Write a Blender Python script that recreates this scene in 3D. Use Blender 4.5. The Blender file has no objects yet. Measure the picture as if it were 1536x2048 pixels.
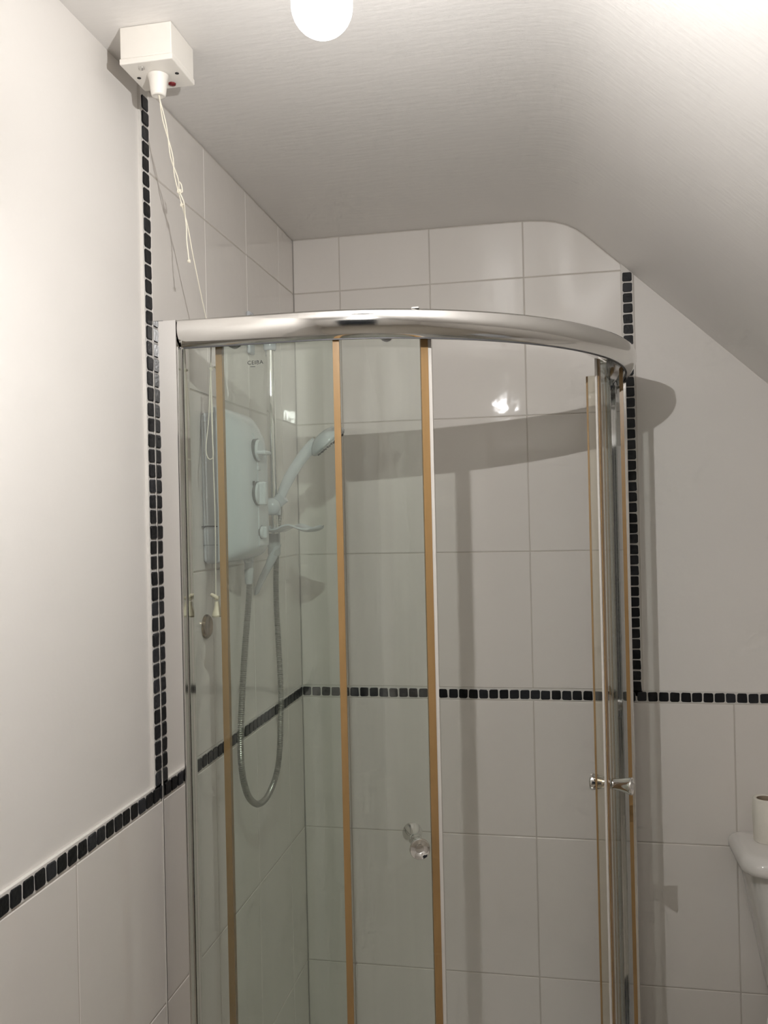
import bpy, bmesh, math, random
from mathutils import Matrix, Vector

random.seed(7)
scene = bpy.context.scene
COL = scene.collection
PI = math.pi

# ------------------------------------------------------------------ camera, world, exposure
FPX = 1740.18
CAM = Vector((0.69055, -2.32765, 1.60))
RIGHT = Vector((0.98169488, 0.1891354, -0.0224269))
UP = Vector((0.0228196264, 0.000101237, 0.999739593))
FWD = Vector((-0.18908842, 0.98195101, 0.00421662))
cd = bpy.data.cameras.new('camera')
cd.sensor_fit = 'VERTICAL'
cd.sensor_height = 36.0
cd.sensor_width = 27.0
cd.lens = FPX * 36.0 / 2048.0
cd.clip_start = 0.01
cam = bpy.data.objects.new('camera', cd)
cam.matrix_world = Matrix(((RIGHT.x, UP.x, -FWD.x, CAM.x), (RIGHT.y, UP.y, -FWD.y, CAM.y),
                           (RIGHT.z, UP.z, -FWD.z, CAM.z), (0, 0, 0, 1)))
COL.objects.link(cam)
scene.camera = cam

w = bpy.data.worlds.new('world')
scene.world = w
w.use_nodes = True
w.node_tree.nodes['Background'].inputs[0].default_value = (0.9, 0.92, 1.0, 1)
w.node_tree.nodes['Background'].inputs[1].default_value = 0.02

CORE_RADIANCE = 80000.0
GLOBE_RADIANCE = 3.0
FIL_AXIS = Vector((-0.94, 0.33, 0.06)).normalized()      # made-up coil, aimed end-on so the left wall gets less light
BULB = Vector((0.4915, -1.5435, 2.0755))      # centre of the bulb's globe
vs = scene.view_settings
vs.view_transform = 'Standard'
vs.look = 'None'
vs.gamma = 1.0
vs.use_curve_mapping = False
vs.exposure = 0.0
cy = scene.cycles
cy.use_denoising = True
cy.max_bounces = 6
cy.diffuse_bounces = 5
cy.glossy_bounces = 4
cy.transparent_max_bounces = 20
cy.use_adaptive_sampling = True
cy.adaptive_threshold = 0.06
cy.use_light_tree = False          # one small lamp only
cy.caustics_reflective = False
cy.caustics_refractive = False
cy.adaptive_min_samples = 12
cy.blur_glossy = 0.6
cy.sample_clamp_indirect = 6.0


# ------------------------------------------------------------------ materials
def new_mat(name):
    m = bpy.data.materials.new(name)
    m.use_nodes = True
    return m, m.node_tree.nodes, m.node_tree.links


def pbsdf(name, color, rough=0.5, metal=0.0, spec=0.5, var=0.0, vscale=6.0, bump=0.0, bscale=60.0,
          rvar=0.0, objrand=0.0, coat=0.0, stretch=None, ior=1.5):
    m, n, l = new_mat(name)
    b = n['Principled BSDF']
    b.inputs['Base Color'].default_value = (*color, 1)
    b.inputs['Roughness'].default_value = rough
    b.inputs['Metallic'].default_value = metal
    b.inputs['Specular IOR Level'].default_value = spec
    b.inputs['IOR'].default_value = ior
    b.inputs['Coat Weight'].default_value = coat
    b.inputs['Coat Roughness'].default_value = 0.05
    tc = n.new('ShaderNodeTexCoord')
    geo = n.new('ShaderNodeNewGeometry')
    src = geo.outputs['Position']
    if stretch:
        mp = n.new('ShaderNodeMapping')
        mp.inputs['Scale'].default_value = stretch
        l.new(src, mp.inputs['Vector'])
        src = mp.outputs['Vector']
    if var or objrand:
        noise = n.new('ShaderNodeTexNoise')
        noise.inputs['Scale'].default_value = vscale
        noise.inputs['Detail'].default_value = 5
        l.new(src, noise.inputs['Vector'])
        hsv = n.new('ShaderNodeHueSaturation')
        hsv.inputs['Color'].default_value = (*color, 1)
        mr = n.new('ShaderNodeMapRange')
        mr.inputs['To Min'].default_value = 1 - var
        mr.inputs['To Max'].default_value = 1 + var
        l.new(noise.outputs['Fac'], mr.inputs['Value'])
        val = mr.outputs['Result']
        if objrand:
            oi = n.new('ShaderNodeObjectInfo')
            pw = n.new('ShaderNodeMath'); pw.operation = 'POWER'; pw.inputs[1].default_value = 2.2
            l.new(oi.outputs['Random'], pw.inputs[0])
            ma = n.new('ShaderNodeMath'); ma.operation = 'MULTIPLY_ADD'
            ma.inputs[1].default_value = objrand; ma.inputs[2].default_value = 1.0 - 0.25 * min(objrand, 1.0)
            l.new(pw.outputs[0], ma.inputs[0])
            mu = n.new('ShaderNodeMath'); mu.operation = 'MULTIPLY'
            l.new(val, mu.inputs[0]); l.new(ma.outputs[0], mu.inputs[1])
            val = mu.outputs[0]
        l.new(val, hsv.inputs['Value'])
        l.new(hsv.outputs['Color'], b.inputs['Base Color'])
        if rvar:
            mr2 = n.new('ShaderNodeMapRange')
            mr2.inputs['To Min'].default_value = max(0.0, rough - rvar)
            mr2.inputs['To Max'].default_value = rough + rvar
            l.new(noise.outputs['Fac'], mr2.inputs['Value'])
            l.new(mr2.outputs['Result'], b.inputs['Roughness'])
    if bump:
        nb = n.new('ShaderNodeTexNoise')
        nb.inputs['Scale'].default_value = bscale
        nb.inputs['Detail'].default_value = 3
        l.new(src, nb.inputs['Vector'])
        bp = n.new('ShaderNodeBump')
        bp.inputs['Strength'].default_value = 1.0
        bp.inputs['Distance'].default_value = bump
        l.new(nb.outputs['Fac'], bp.inputs['Height'])
        l.new(bp.outputs['Normal'], b.inputs['Normal'])
    return m


M = {}
M['paint'] = pbsdf('wall_paint', (0.790, 0.760, 0.727), 0.55, spec=0.35, var=0.02, vscale=3, bump=0.0006, bscale=35)
M['ceiling'] = pbsdf('ceiling_paint', (0.770, 0.745, 0.720), 0.42, spec=0.4, var=0.015, vscale=2.5, bump=0.0005, bscale=22,
                     stretch=(1, 4, 1))
M['tile'] = pbsdf('tile_glaze', (0.775, 0.738, 0.699), 0.035, spec=0.5, var=0.012, vscale=3, bump=0.0012, bscale=8)
M['grout'] = pbsdf('grout', (0.56, 0.52, 0.475), 0.8, spec=0.2, var=0.12, vscale=9, bump=0.0004, bscale=300)
M['grout_white'] = pbsdf('grout_white', (0.70, 0.675, 0.64), 0.75, spec=0.2, var=0.06, vscale=20, bump=0.0006, bscale=150)
M['mosaic'] = pbsdf('mosaic_slate', (0.009, 0.0095, 0.011), 0.36, spec=0.32, var=0.35, vscale=180, bump=0.0006, bscale=160,
                    rvar=0.12, objrand=2.6)
M['chrome'] = pbsdf('chrome', (0.80, 0.79, 0.77), 0.075, metal=1.0)
M['chrome_rail'] = pbsdf('chrome_rail', (0.83, 0.82, 0.80), 0.10, metal=1.0, var=0.03, vscale=8, rvar=0.03)
M['chrome_mirror'] = pbsdf('chrome_polished', (0.86, 0.85, 0.84), 0.045, metal=1.0)
M['dark_metal'] = pbsdf('dark_metal', (0.10, 0.10, 0.10), 0.35, metal=0.8)
M['white_plastic'] = pbsdf('white_plastic', (0.575, 0.598, 0.635), 0.18, spec=0.5, var=0.01, vscale=10)
M['ivory_plastic'] = pbsdf('ivory_plastic', (0.80, 0.765, 0.71), 0.32, spec=0.45, var=0.015, vscale=12)
M['grey_plastic'] = pbsdf('grey_plastic', (0.50, 0.505, 0.52), 0.22, spec=0.5, var=0.01, vscale=10)
M['grey_dark'] = pbsdf('seam_grey', (0.10, 0.10, 0.105), 0.5)
M['cord'] = pbsdf('cord_cotton', (0.80, 0.755, 0.64), 0.8, spec=0.2, var=0.08, vscale=90, bump=0.0004, bscale=900)
M['toggle'] = pbsdf('cord_toggle', (0.80, 0.72, 0.55), 0.45, var=0.04, vscale=60)
M['seal'] = pbsdf('aged_seal', (0.315, 0.190, 0.078), 0.30, spec=0.5, var=0.12, vscale=5, stretch=(40, 40, 1.5))
M['seal_edge'] = pbsdf('seal_edge', (0.30, 0.19, 0.085), 0.35, var=0.1, vscale=6)
M['seal_white'] = pbsdf('seal_white', (0.66, 0.63, 0.59), 0.3, var=0.03, vscale=8)
M['ceramic'] = pbsdf('sanitary_ceramic', (0.76, 0.735, 0.705), 0.06, spec=0.55, var=0.01, vscale=4)
M['acrylic'] = pbsdf('tray_acrylic', (0.78, 0.77, 0.75), 0.2)
M['paper'] = pbsdf('toilet_paper', (0.80, 0.765, 0.69), 0.9, spec=0.1, var=0.03, vscale=80, bump=0.0006, bscale=400)
M['card'] = pbsdf('roll_core', (0.36, 0.29, 0.22), 0.9, spec=0.1)
M['floor'] = pbsdf('vinyl_floor', (0.46, 0.42, 0.36), 0.40, var=0.15, vscale=12)
M['hose'] = pbsdf('hose_chrome', (0.34, 0.335, 0.31), 0.28, metal=0.9)
M['brass'] = pbsdf('worn_chrome', (0.36, 0.29, 0.215), 0.22, metal=1.0, var=0.1, vscale=50)
M['red'] = pbsdf('neon_lens', (0.16, 0.012, 0.015), 0.15)
M['black'] = pbsdf('black_print', (0.012, 0.012, 0.013), 0.5)
M['nozzle'] = pbsdf('nozzle_rubber', (0.05, 0.05, 0.055), 0.5)
M['wood'] = pbsdf('door_frame_gloss', (0.78, 0.76, 0.73), 0.25)


def glass_mat(name, tint, streak):
    m, n, l = new_mat(name)
    n.remove(n['Principled BSDF'])
    out = n['Material Output']
    tr = n.new('ShaderNodeBsdfTransparent'); tr.inputs[0].default_value = (*tint, 1)
    gl = n.new('ShaderNodeBsdfGlossy'); gl.inputs['Roughness'].default_value = 0.0
    fr = n.new('ShaderNodeFresnel')
    g0 = n.new('ShaderNodeNewGeometry'); mi = n.new('ShaderNodeMapRange')     # same reflectance on the way in and out of the pane
    mi.inputs['To Min'].default_value = 1.5; mi.inputs['To Max'].default_value = 1 / 1.5
    l.new(g0.outputs['Backfacing'], mi.inputs['Value']); l.new(mi.outputs['Result'], fr.inputs['IOR'])
    mx = n.new('ShaderNodeMixShader')
    l.new(fr.outputs[0], mx.inputs[0]); l.new(tr.outputs[0], mx.inputs[1]); l.new(gl.outputs[0], mx.inputs[2])
    # dried water marks running down the pane
    df = n.new('ShaderNodeBsdfDiffuse'); df.inputs[0].default_value = (0.75, 0.75, 0.72, 1)
    geo = n.new('ShaderNodeNewGeometry')
    mp = n.new('ShaderNodeMapping'); mp.inputs['Scale'].default_value = (38, 38, 1.1)
    ns = n.new('ShaderNodeTexNoise'); ns.inputs['Scale'].default_value = 1.0; ns.inputs['Detail'].default_value = 4
    l.new(geo.outputs['Position'], mp.inputs['Vector']); l.new(mp.outputs['Vector'], ns.inputs['Vector'])
    mr = n.new('ShaderNodeMapRange'); mr.inputs['From Min'].default_value = 0.45; mr.inputs['From Max'].default_value = 0.75
    mr.inputs['To Min'].default_value = 0.004; mr.inputs['To Max'].default_value = streak
    l.new(ns.outputs['Fac'], mr.inputs['Value'])
    mx2 = n.new('ShaderNodeMixShader')
    l.new(mr.outputs['Result'], mx2.inputs[0]); l.new(mx.outputs[0], mx2.inputs[1]); l.new(df.outputs[0], mx2.inputs[2])
    l.new(mx2.outputs[0], out.inputs[0])
    return m


M['glass'] = glass_mat('toughened_glass', (0.953, 0.976, 0.957), 0.045)
M['clear_pvc'] = glass_mat('clear_pvc', (0.93, 0.91, 0.85), 0.08)


def emit_mat(name, color, strength):
    m, n, l = new_mat(name)
    n.remove(n['Principled BSDF'])
    e = n.new('ShaderNodeEmission')
    e.inputs[0].default_value = (*color, 1); e.inputs[1].default_value = strength
    l.new(e.outputs[0], n['Material Output'].inputs[0])
    return m


M['filament'] = emit_mat('filament_glow', (1.0, 0.985, 0.965), CORE_RADIANCE)
m_, n_, l_ = new_mat('bulb_glass')          # thin glass that lets light through; emission added to whiten the globe like glare
n_.remove(n_['Principled BSDF'])
t_ = n_.new('ShaderNodeBsdfTransparent'); e_ = n_.new('ShaderNodeEmission'); a_ = n_.new('ShaderNodeAddShader')
t_.inputs[0].default_value = (0.92, 0.92, 0.92, 1)
e_.inputs[0].default_value = (1, 0.99, 0.98, 1); e_.inputs[1].default_value = GLOBE_RADIANCE
l_.new(t_.outputs[0], a_.inputs[0]); l_.new(e_.outputs[0], a_.inputs[1]); l_.new(a_.outputs[0], n_['Material Output'].inputs[0])
m_.cycles.emission_sampling = 'NONE'
M['bulb'] = m_


# ------------------------------------------------------------------ mesh helpers
def link(o, parent=None):
    COL.objects.link(o)
    if parent is not None:
        o.parent = parent
        p = parent
        mat = Matrix.Identity(4)
        chain = []
        while p is not None:
            chain.append(p); p = p.parent
        for q in reversed(chain):
            mat = mat @ q.matrix_parent_inverse @ q.matrix_basis
        o.matrix_parent_inverse = mat.inverted()
    return o


def mesh_from(name, verts, faces, recalc=True, smooth=False, sharp=None):
    me = bpy.data.meshes.new(name)
    me.from_pydata([tuple(v) for v in verts], [], faces)
    if recalc:
        bm = bmesh.new(); bm.from_mesh(me)
        bmesh.ops.recalc_face_normals(bm, faces=bm.faces)
        bm.to_mesh(me); bm.free()
    if smooth:
        me.polygons.foreach_set('use_smooth', [True] * len(me.polygons))
        if sharp:
            me.set_sharp_from_angle(angle=math.radians(sharp))
    return me


def add(name, verts, faces, mat, parent=None, smooth=False, sharp=40, recalc=True):
    me = mesh_from(name, verts, faces, recalc, smooth, sharp)
    me.materials.append(M[mat])
    return link(bpy.data.objects.new(name, me), parent)


def empty(name, loc):
    e = bpy.data.objects.new(name, None)
    e.empty_display_size = 0.05
    e.location = loc
    COL.objects.link(e)
    return e


def tag(o, label=None, cat=None, group=None, kind=None):
    if label: o['label'] = label
    if cat: o['category'] = cat
    if group: o['group'] = group
    if kind: o['kind'] = kind
    return o


def box_v(x0, x1, y0, y1, z0, z1):
    return [(x0, y0, z0), (x1, y0, z0), (x1, y1, z0), (x0, y1, z0), (x0, y0, z1), (x1, y0, z1), (x1, y1, z1), (x0, y1, z1)]


BOX_F = [(0, 3, 2, 1), (4, 5, 6, 7), (0, 1, 5, 4), (1, 2, 6, 5), (2, 3, 7, 6), (3, 0, 4, 7)]


def boxes(name, lst, mat, parent=None):
    V, F = [], []
    for b in lst:
        k = len(V)
        V += box_v(*b)
        F += [tuple(i + k for i in f) for f in BOX_F]
    return add(name, V, F, mat, parent)


def bbox(name, b, mat, parent=None, bevel=0.002, seg=2):
    me = mesh_from(name, box_v(*b), BOX_F)
    bm = bmesh.new(); bm.from_mesh(me)
    if bevel > 0:
        bmesh.ops.bevel(bm, geom=list(bm.edges), offset=bevel, segments=seg, profile=0.5, affect='EDGES')
    bm.to_mesh(me); bm.free()
    if seg > 1 and bevel > 0.0025:
        me.polygons.foreach_set('use_smooth', [True] * len(me.polygons))
        me.set_sharp_from_angle(angle=math.radians(50))
        for pl in me.polygons:
            pl.use_smooth = max(abs(c_) for c_ in pl.normal) < 0.999
    me.materials.append(M[mat])
    return link(bpy.data.objects.new(name, me), parent)


def frame_of(d):
    d = Vector(d).normalized()
    a = Vector((0, 0, 1)) if abs(d.z) < 0.9 else Vector((1, 0, 0))
    u = d.cross(a).normalized(); v = d.cross(u).normalized()
    return u, v, d


def lathe(name, prof, origin, axis, mat, parent=None, n=32, sharp=35, cap=True):
    """prof: list of (r, h) along axis."""
    u, v, d = frame_of(axis)
    o = Vector(origin)
    V, F = [], []
    for r, h in prof:
        for i in range(n):
            a = 2 * PI * i / n
            V.append(o + d * h + (u * math.cos(a) + v * math.sin(a)) * max(r, 1e-5))
    for k in range(len(prof) - 1):
        for i in range(n):
            j = (i + 1) % n
            F.append((k * n + i, k * n + j, (k + 1) * n + j, (k + 1) * n + i))
    if cap:
        F.append(tuple(range(n))); F.append(tuple((len(prof) - 1) * n + i for i in range(n)))
    return add(name, V, F, mat, parent, smooth=True, sharp=sharp)


def tube_geo(pts, rad, n=10, flat=None):
    pts = [Vector(p) for p in pts]
    m = len(pts)
    rads = rad if isinstance(rad, (list, tuple)) else [rad] * m
    V, F = [], []
    t = (pts[1] - pts[0]).normalized()
    u, v, _ = frame_of(t)
    for k in range(m):
        tn = (pts[min(k + 1, m - 1)] - pts[max(k - 1, 0)])
        if tn.length > 1e-9:
            tn.normalize()
            q = t.rotation_difference(tn)
            u = q @ u; v = q @ v; t = tn
        for i in range(n):
            a = 2 * PI * i / n
            V.append(pts[k] + (u * math.cos(a) + v * math.sin(a)) * rads[k])
    for k in range(m - 1):
        for i in range(n):
            j = (i + 1) % n
            F.append((k * n + i, k * n + j, (k + 1) * n + j, (k + 1) * n + i))
    F.append(tuple(range(n))); F.append(tuple((m - 1) * n + i for i in range(n)))
    return V, F


def tube(name, pts, rad, mat, parent=None, n=10):
    V, F = tube_geo(pts, rad, n)
    return add(name, V, F, mat, parent, smooth=True, sharp=50)


def tubes(name, lst, mat, parent=None, n=8):
    V, F = [], []
    for pts, rad in lst:
        v, f = tube_geo(pts, rad, n)
        k = len(V); V += v; F += [tuple(i + k for i in q) for q in f]
    return add(name, V, F, mat, parent, smooth=True, sharp=50)


def catmull(pts, per=8):
    P = [Vector(p) for p in pts]
    P = [P[0] * 2 - P[1]] + P + [P[-1] * 2 - P[-2]]
    out = []
    for i in range(1, len(P) - 2):
        for k in range(per):
            t = k / per
            a, b, c, d = P[i - 1], P[i], P[i + 1], P[i + 2]
            out.append(0.5 * ((2 * b) + (c - a) * t + (2 * a - 5 * b + 4 * c - d) * t * t + (3 * b - a - 3 * c + d) * t ** 3))
    out.append(P[-2])
    return out


def resample(pts, step):
    out = [pts[0]]
    acc = 0.0
    for a, b in zip(pts[:-1], pts[1:]):
        L = (b - a).length
        while acc + L >= step:
            t = (step - acc) / L
            a = a + (b - a) * t
            L = (b - a).length
            acc = 0.0
            out.append(a)
        acc += L
    return out


def inset(poly, d):
    n = len(poly)
    lines = []
    for i in range(n):
        a, b = Vector(poly[i]), Vector(poly[(i + 1) % n])
        t = (b - a).normalized(); nn = Vector((-t.y, t.x))
        lines.append((a + nn * d, t))
    out = []
    for i in range(n):
        (p, t), (q, s) = lines[i - 1], lines[i]
        den = t.x * s.y - t.y * s.x
        if abs(den) < 1e-6:
            out.append(q)
        else:
            k = ((q.x - p.x) * s.y - (q.y - p.y) * s.x) / den
            out.append(p + t * k)
    return out


def slab(name, poly, d0, d1, ch):
    """poly CCW in (u, v); returns mesh with u -> x, depth -> -y, v -> z."""
    n = len(poly)
    inn = inset(poly, ch)
    V = [(p[0], -d0, p[1]) for p in poly] + [(p[0], -(d1 - ch * 0.7), p[1]) for p in poly] + [(p[0], -d1, p[1]) for p in inn]
    F = []
    for i in range(n):
        j = (i + 1) % n
        F.append((i, j, n + j, n + i)); F.append((n + i, n + j, 2 * n + j, 2 * n + i))
    F.append(tuple(2 * n + i for i in range(n)))
    F.append(tuple(reversed(range(n))))
    return mesh_from(name, V, F)


def clip(poly, edge):
    """keep the part of convex poly below the polyline 'edge' (a convex, left-to-right chain)."""
    for a, b in zip(edge[:-1], edge[1:]):
        t = (b[0] - a[0], b[1] - a[1])
        side = lambda p: t[0] * (p[1] - a[1]) - t[1] * (p[0] - a[0])     # <0 : below
        out = []
        for i in range(len(poly)):
            p, q = poly[i], poly[(i + 1) % len(poly)]
            sp, sq = side(p), side(q)
            if sp <= 1e-9: out.append(p)
            if (sp < -1e-9 and sq > 1e-9) or (sp > 1e-9 and sq < -1e-9):
                k = sp / (sp - sq)
                out.append((p[0] + (q[0] - p[0]) * k, p[1] + (q[1] - p[1]) * k))
        poly = out
        if len(poly) < 3: return None
    res = []
    for p in poly:
        if not res or math.hypot(p[0] - res[-1][0], p[1] - res[-1][1]) > 1e-4: res.append(p)
    if len(res) > 2 and math.hypot(res[0][0] - res[-1][0], res[0][1] - res[-1][1]) < 1e-4: res.pop()
    return res if len(res) > 2 else None


# ------------------------------------------------------------------ room shell
ZC = 2.3722
CEIL = [(-0.12, ZC), (0.60, ZC), (0.652, 2.3706), (0.688, 2.3672), (0.717, 2.3622), (0.744, 2.3532), (0.768, 2.3405),
        (0.790, 2.3232), (0.8174, 2.2982), (0.8791, 2.2405), (0.9523, 2.1725), (1.0722, 2.0598), (1.2313, 1.9102), (2.02, 1.1688)]
XR, YF = 1.90, -3.10
H = [0.0, 0.3753, 0.7439, 1.1074]                 # tile rows under the mosaic band
H2 = [1.1310, 1.4971, 1.8562, 2.2209, ZC]         # tile rows above it
ZB = (1.1074 + 1.1310) / 2

V, F = [], []
for y in (0.10, YF - 0.1):
    for (x, z) in CEIL: V.append((x, y, z))
    for (x, z) in CEIL: V.append((x, y, z + 0.06))
n = len(CEIL)
for i in range(n - 1):
    F.append((i, i + 1, 2 * n + i + 1, 2 * n + i))
    F.append((n + i, 3 * n + i, 3 * n + i + 1, n + i + 1))
    F.append((i, n + i, n + i + 1, i + 1)); F.append((2 * n + i, 2 * n + i + 1, 3 * n + i + 1, 3 * n + i))
F.append((0, 2 * n, 3 * n, n)); F.append((n - 1, 2 * n - 1, 4 * n - 1, 3 * n - 1))
ceiling = add('ceiling', V, F, 'ceiling', smooth=True, sharp=30)
tag(ceiling, 'white painted ceiling that curves into a sloping attic ceiling', kind='structure')

floor = boxes('floor', [(-0.1, XR + 0.1, YF - 1.6, 0.1, -0.06, 0.0)], 'floor')
tag(floor, 'dark brown vinyl bathroom floor', kind='structure')
wall_left = boxes('wall_left', [(-0.12, -0.010, YF - 0.1, 0.1, 0.0, ZC + 0.02)], 'grout_white')
tag(wall_left, 'left wall, painted white above a black mosaic band and white tiles below', kind='structure')
V = [(-0.1, y, 0.0) for y in (0.010, 0.12)]
poly = [(-0.1, 0.0), (XR + 0.1, 0.0), (XR + 0.1, ZC), (-0.1, ZC)]
poly = clip(poly, [(a, b + 0.004) for a, b in CEIL])
V = [(p[0], 0.010, p[1]) for p in poly] + [(p[0], 0.12, p[1]) for p in poly]
k = len(poly)
F = [tuple(range(k)), tuple(range(k, 2 * k))] + [(i, (i + 1) % k, k + (i + 1) % k, k + i) for i in range(k)]
wall_back = add('wall_back', V, F, 'grout_white')
tag(wall_back, 'back wall under the sloping ceiling, tiled behind the shower and below the black band', kind='structure')
zr = 1.1688 + (2.02 - XR) * 0.94
wall_right = boxes('wall_right', [(XR, XR + 0.1, YF - 0.1, 0.1, 0.0, zr)], 'paint')
tag(wall_right, 'low painted knee wall under the sloping ceiling', kind='structure')


def slope_z(x):
    for a, b in zip(CEIL[:-1], CEIL[1:]):
        if a[0] <= x <= b[0]:
            return a[1] + (b[1] - a[1]) * (x - a[0]) / (b[0] - a[0])
    return 1.2


# wall behind the viewer; open doorway added for a dark reflection in the chrome
V, F = [], []
for poly in ([(-0.1, 0), (0.30, 0), (0.30, ZC), (-0.1, ZC)], [(0.30, 2.0), (1.02, 2.0), (1.02, ZC), (0.30, ZC)], [(1.02, 0), (XR + 0.1, 0), (XR + 0.1, ZC), (1.02, ZC)]):
    poly = clip(poly, [(a, b + 0.004) for a, b in CEIL])
    b0 = len(V); k = len(poly)
    V += [(p[0], YF, p[1]) for p in poly] + [(p[0], YF - 0.1, p[1]) for p in poly]
    F += [tuple(b0 + i for i in range(k)), tuple(b0 + k + i for i in range(k))]
    F += [(b0 + i, b0 + (i + 1) % k, b0 + k + (i + 1) % k, b0 + k + i) for i in range(k)]
wall_front = add('wall_front', V, F, 'paint')
tag(wall_front, 'painted wall with an added open doorway that gives the chrome a dark reflection', kind='structure')
trim = boxes('trim_1', [(0.245, 0.315, YF - 0.11, YF + 0.018, 0, 2.05), (1.005, 1.075, YF - 0.11, YF + 0.018, 0, 2.05), (0.315, 1.005, YF - 0.11, YF + 0.018, 1.985, 2.05)], 'wood')
tag(trim, 'white gloss door frame around the added open doorway', kind='structure')

# ---- wall coverings
PL_L, PL_B = -0.006, -0.003           # plaster faces lie a little behind the tile faces
XCOL = 0.8955                         # centre of the upright mosaic strip on the back wall
YCOL = 0.8965                         # and on the left wall (distance from the corner)
EDGE = 0.0152


def panel(name, poly, d0, d1, mat, parent, left=False):
    me = slab(name, poly, d0, d1, 0.0005)
    me.materials.append(M[mat])
    o = bpy.data.objects.new(name, me)
    if left:
        for v_ in me.vertices:
            x, y, z = v_.co
            v_.co = (-y, -x, z)
        me.flip_normals()
    return link(o, parent)


# back wall: plaster above the band right of the mosaic strip, grout bed behind everything tiled
pb = clip([(XCOL + EDGE, ZB + EDGE), (XR, ZB + EDGE), (XR, ZC), (XCOL + EDGE, ZC)], CEIL)
panel('plaster_panel', pb, -0.0105, PL_B, 'paint', wall_back)
pb = clip([(0.0, ZB), (XCOL + EDGE + 0.002, ZB), (XCOL + EDGE + 0.002, ZC), (0.0, ZC)], CEIL)
panel('grout_bed', pb, -0.0105, -0.0012, 'grout', wall_back)
panel('grout_bed', [(0.0, 0.0), (XR, 0.0), (XR, ZB), (0.0, ZB)], -0.0105, -0.0012, 'grout', wall_back)
panel('mosaic_grout', [(0.0, ZB - EDGE), (XR, ZB - EDGE), (XR, ZB + EDGE + .001), (0.0, ZB + EDGE + .001)], -0.0105, -0.0006, 'grout_white', wall_back)
pb = clip([(XCOL - EDGE, ZB), (XCOL + EDGE, ZB), (XCOL + EDGE, ZC), (XCOL - EDGE, ZC)], CEIL)
panel('mosaic_grout', pb, -0.0105, -0.0006, 'grout_white', wall_back)
# left wall
LEND = -YF
panel('plaster_panel', [(YCOL + EDGE - 0.001, ZB + EDGE - 0.001), (LEND, ZB + EDGE - 0.001), (LEND, ZC), (YCOL + EDGE - 0.001, ZC)], -0.0105, PL_L, 'paint', wall_left, True)
panel('grout_bed', [(0, ZB), (YCOL, ZB), (YCOL, ZC), (0, ZC)], -0.0105, -0.0012, 'grout', wall_left, True)
panel('grout_bed', [(0, 0), (LEND, 0), (LEND, ZB), (0, ZB)], -0.0105, -0.0012, 'grout', wall_left, True)
panel('mosaic_grout', [(0, ZB - EDGE), (LEND, ZB - EDGE), (LEND, ZB + EDGE), (0, ZB + EDGE)], -0.0105, -0.0006, 'grout_white', wall_left, True)
panel('mosaic_grout', [(YCOL - EDGE, ZB), (YCOL + EDGE, ZB), (YCOL + EDGE, ZC), (YCOL - EDGE, ZC)], -0.0105, -0.0006, 'grout_white', wall_left, True)

J = 0.0014     # half a joint
CACHE = {}


def put_tile(u0, u1, v0, v1, parent, left=False, edge=None, name='tile', mat='tile'):
    u0 += J; u1 -= J; v0 += J; v1 -= J
    uc, vc = (u0 + u1) / 2, (v0 + v1) / 2
    poly = [(u0, v0), (u1, v0), (u1, v1), (u0, v1)]
    me = None
    if edge:
        cl = clip(poly, edge)
        if cl is None: return
        if len(cl) != 4 or abs(max(p[1] for p in cl) - v1) > 1e-4:
            me = slab(name, [(p[0] - uc, p[1] - vc) for p in cl], -0.006, 0.0, 0.0013)
            me.materials.append(M[mat])
    if me is None:
        key = (round(u1 - u0, 4), round(v1 - v0, 4))
        if key not in CACHE:
            a, b = (u1 - u0) / 2, (v1 - v0) / 2
            CACHE[key] = slab(name, [(-a, -b), (a, -b), (a, b), (-a, b)], -0.006, 0.0, 0.0013)
            CACHE[key].materials.append(M[mat])
        me = CACHE[key]
    o = bpy.data.objects.new(name, me)
    jr = lambda: random.uniform(-0.0012, 0.0012)
    if left:
        o.location = (0, -uc, vc); o.rotation_euler = (jr(), 0, PI / 2 + jr())
    else:
        o.location = (uc, 0, vc); o.rotation_euler = (jr(), 0, jr())
    return link(o, parent)


cB, cL, P_ = 0.1322, 0.1315, 0.25
colsB = [0.0, cB, cB + P_, cB + 2 * P_, cB + 3 * P_]
ED = [(a, b - 0.003) for a, b in CEIL]
for i in range(4):
    u1 = colsB[i + 1] if i < 3 else XCOL - EDGE + J
    for r in range(4):
        put_tile(colsB[i], u1, H2[r] + (0.004 if r == 0 else 0), H2[r + 1], wall_back, edge=ED)
lowB = colsB[:4] + [cB + 3 * P_ + k * P_ for k in range(0, 4)] + [XR]
for i in range(len(lowB) - 1):
    for r in range(3):
        put_tile(lowB[i], lowB[i + 1], H[r], H[r + 1] - (0.004 if r == 2 else 0), wall_back)
colsL = [0.0, cL, cL + P_, cL + 2 * P_]
for i in range(4):
    u1 = colsL[i + 1] if i < 3 else YCOL - EDGE + J
    for r in range(4):
        put_tile(colsL[i], u1, H2[r] + (0.004 if r == 0 else 0), H2[r + 1] - (0.002 if r == 3 else 0), wall_left, True)
lowL = colsL + [0.8805, 1.168, 1.418, 1.668, 1.918, 2.168, 2.418]
for i in range(len(lowL) - 1):
    for r in range(3):
        put_tile(lowL[i], lowL[i + 1], H[r], H[r + 1] - (0.004 if r == 2 else 0), wall_left, True)

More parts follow.
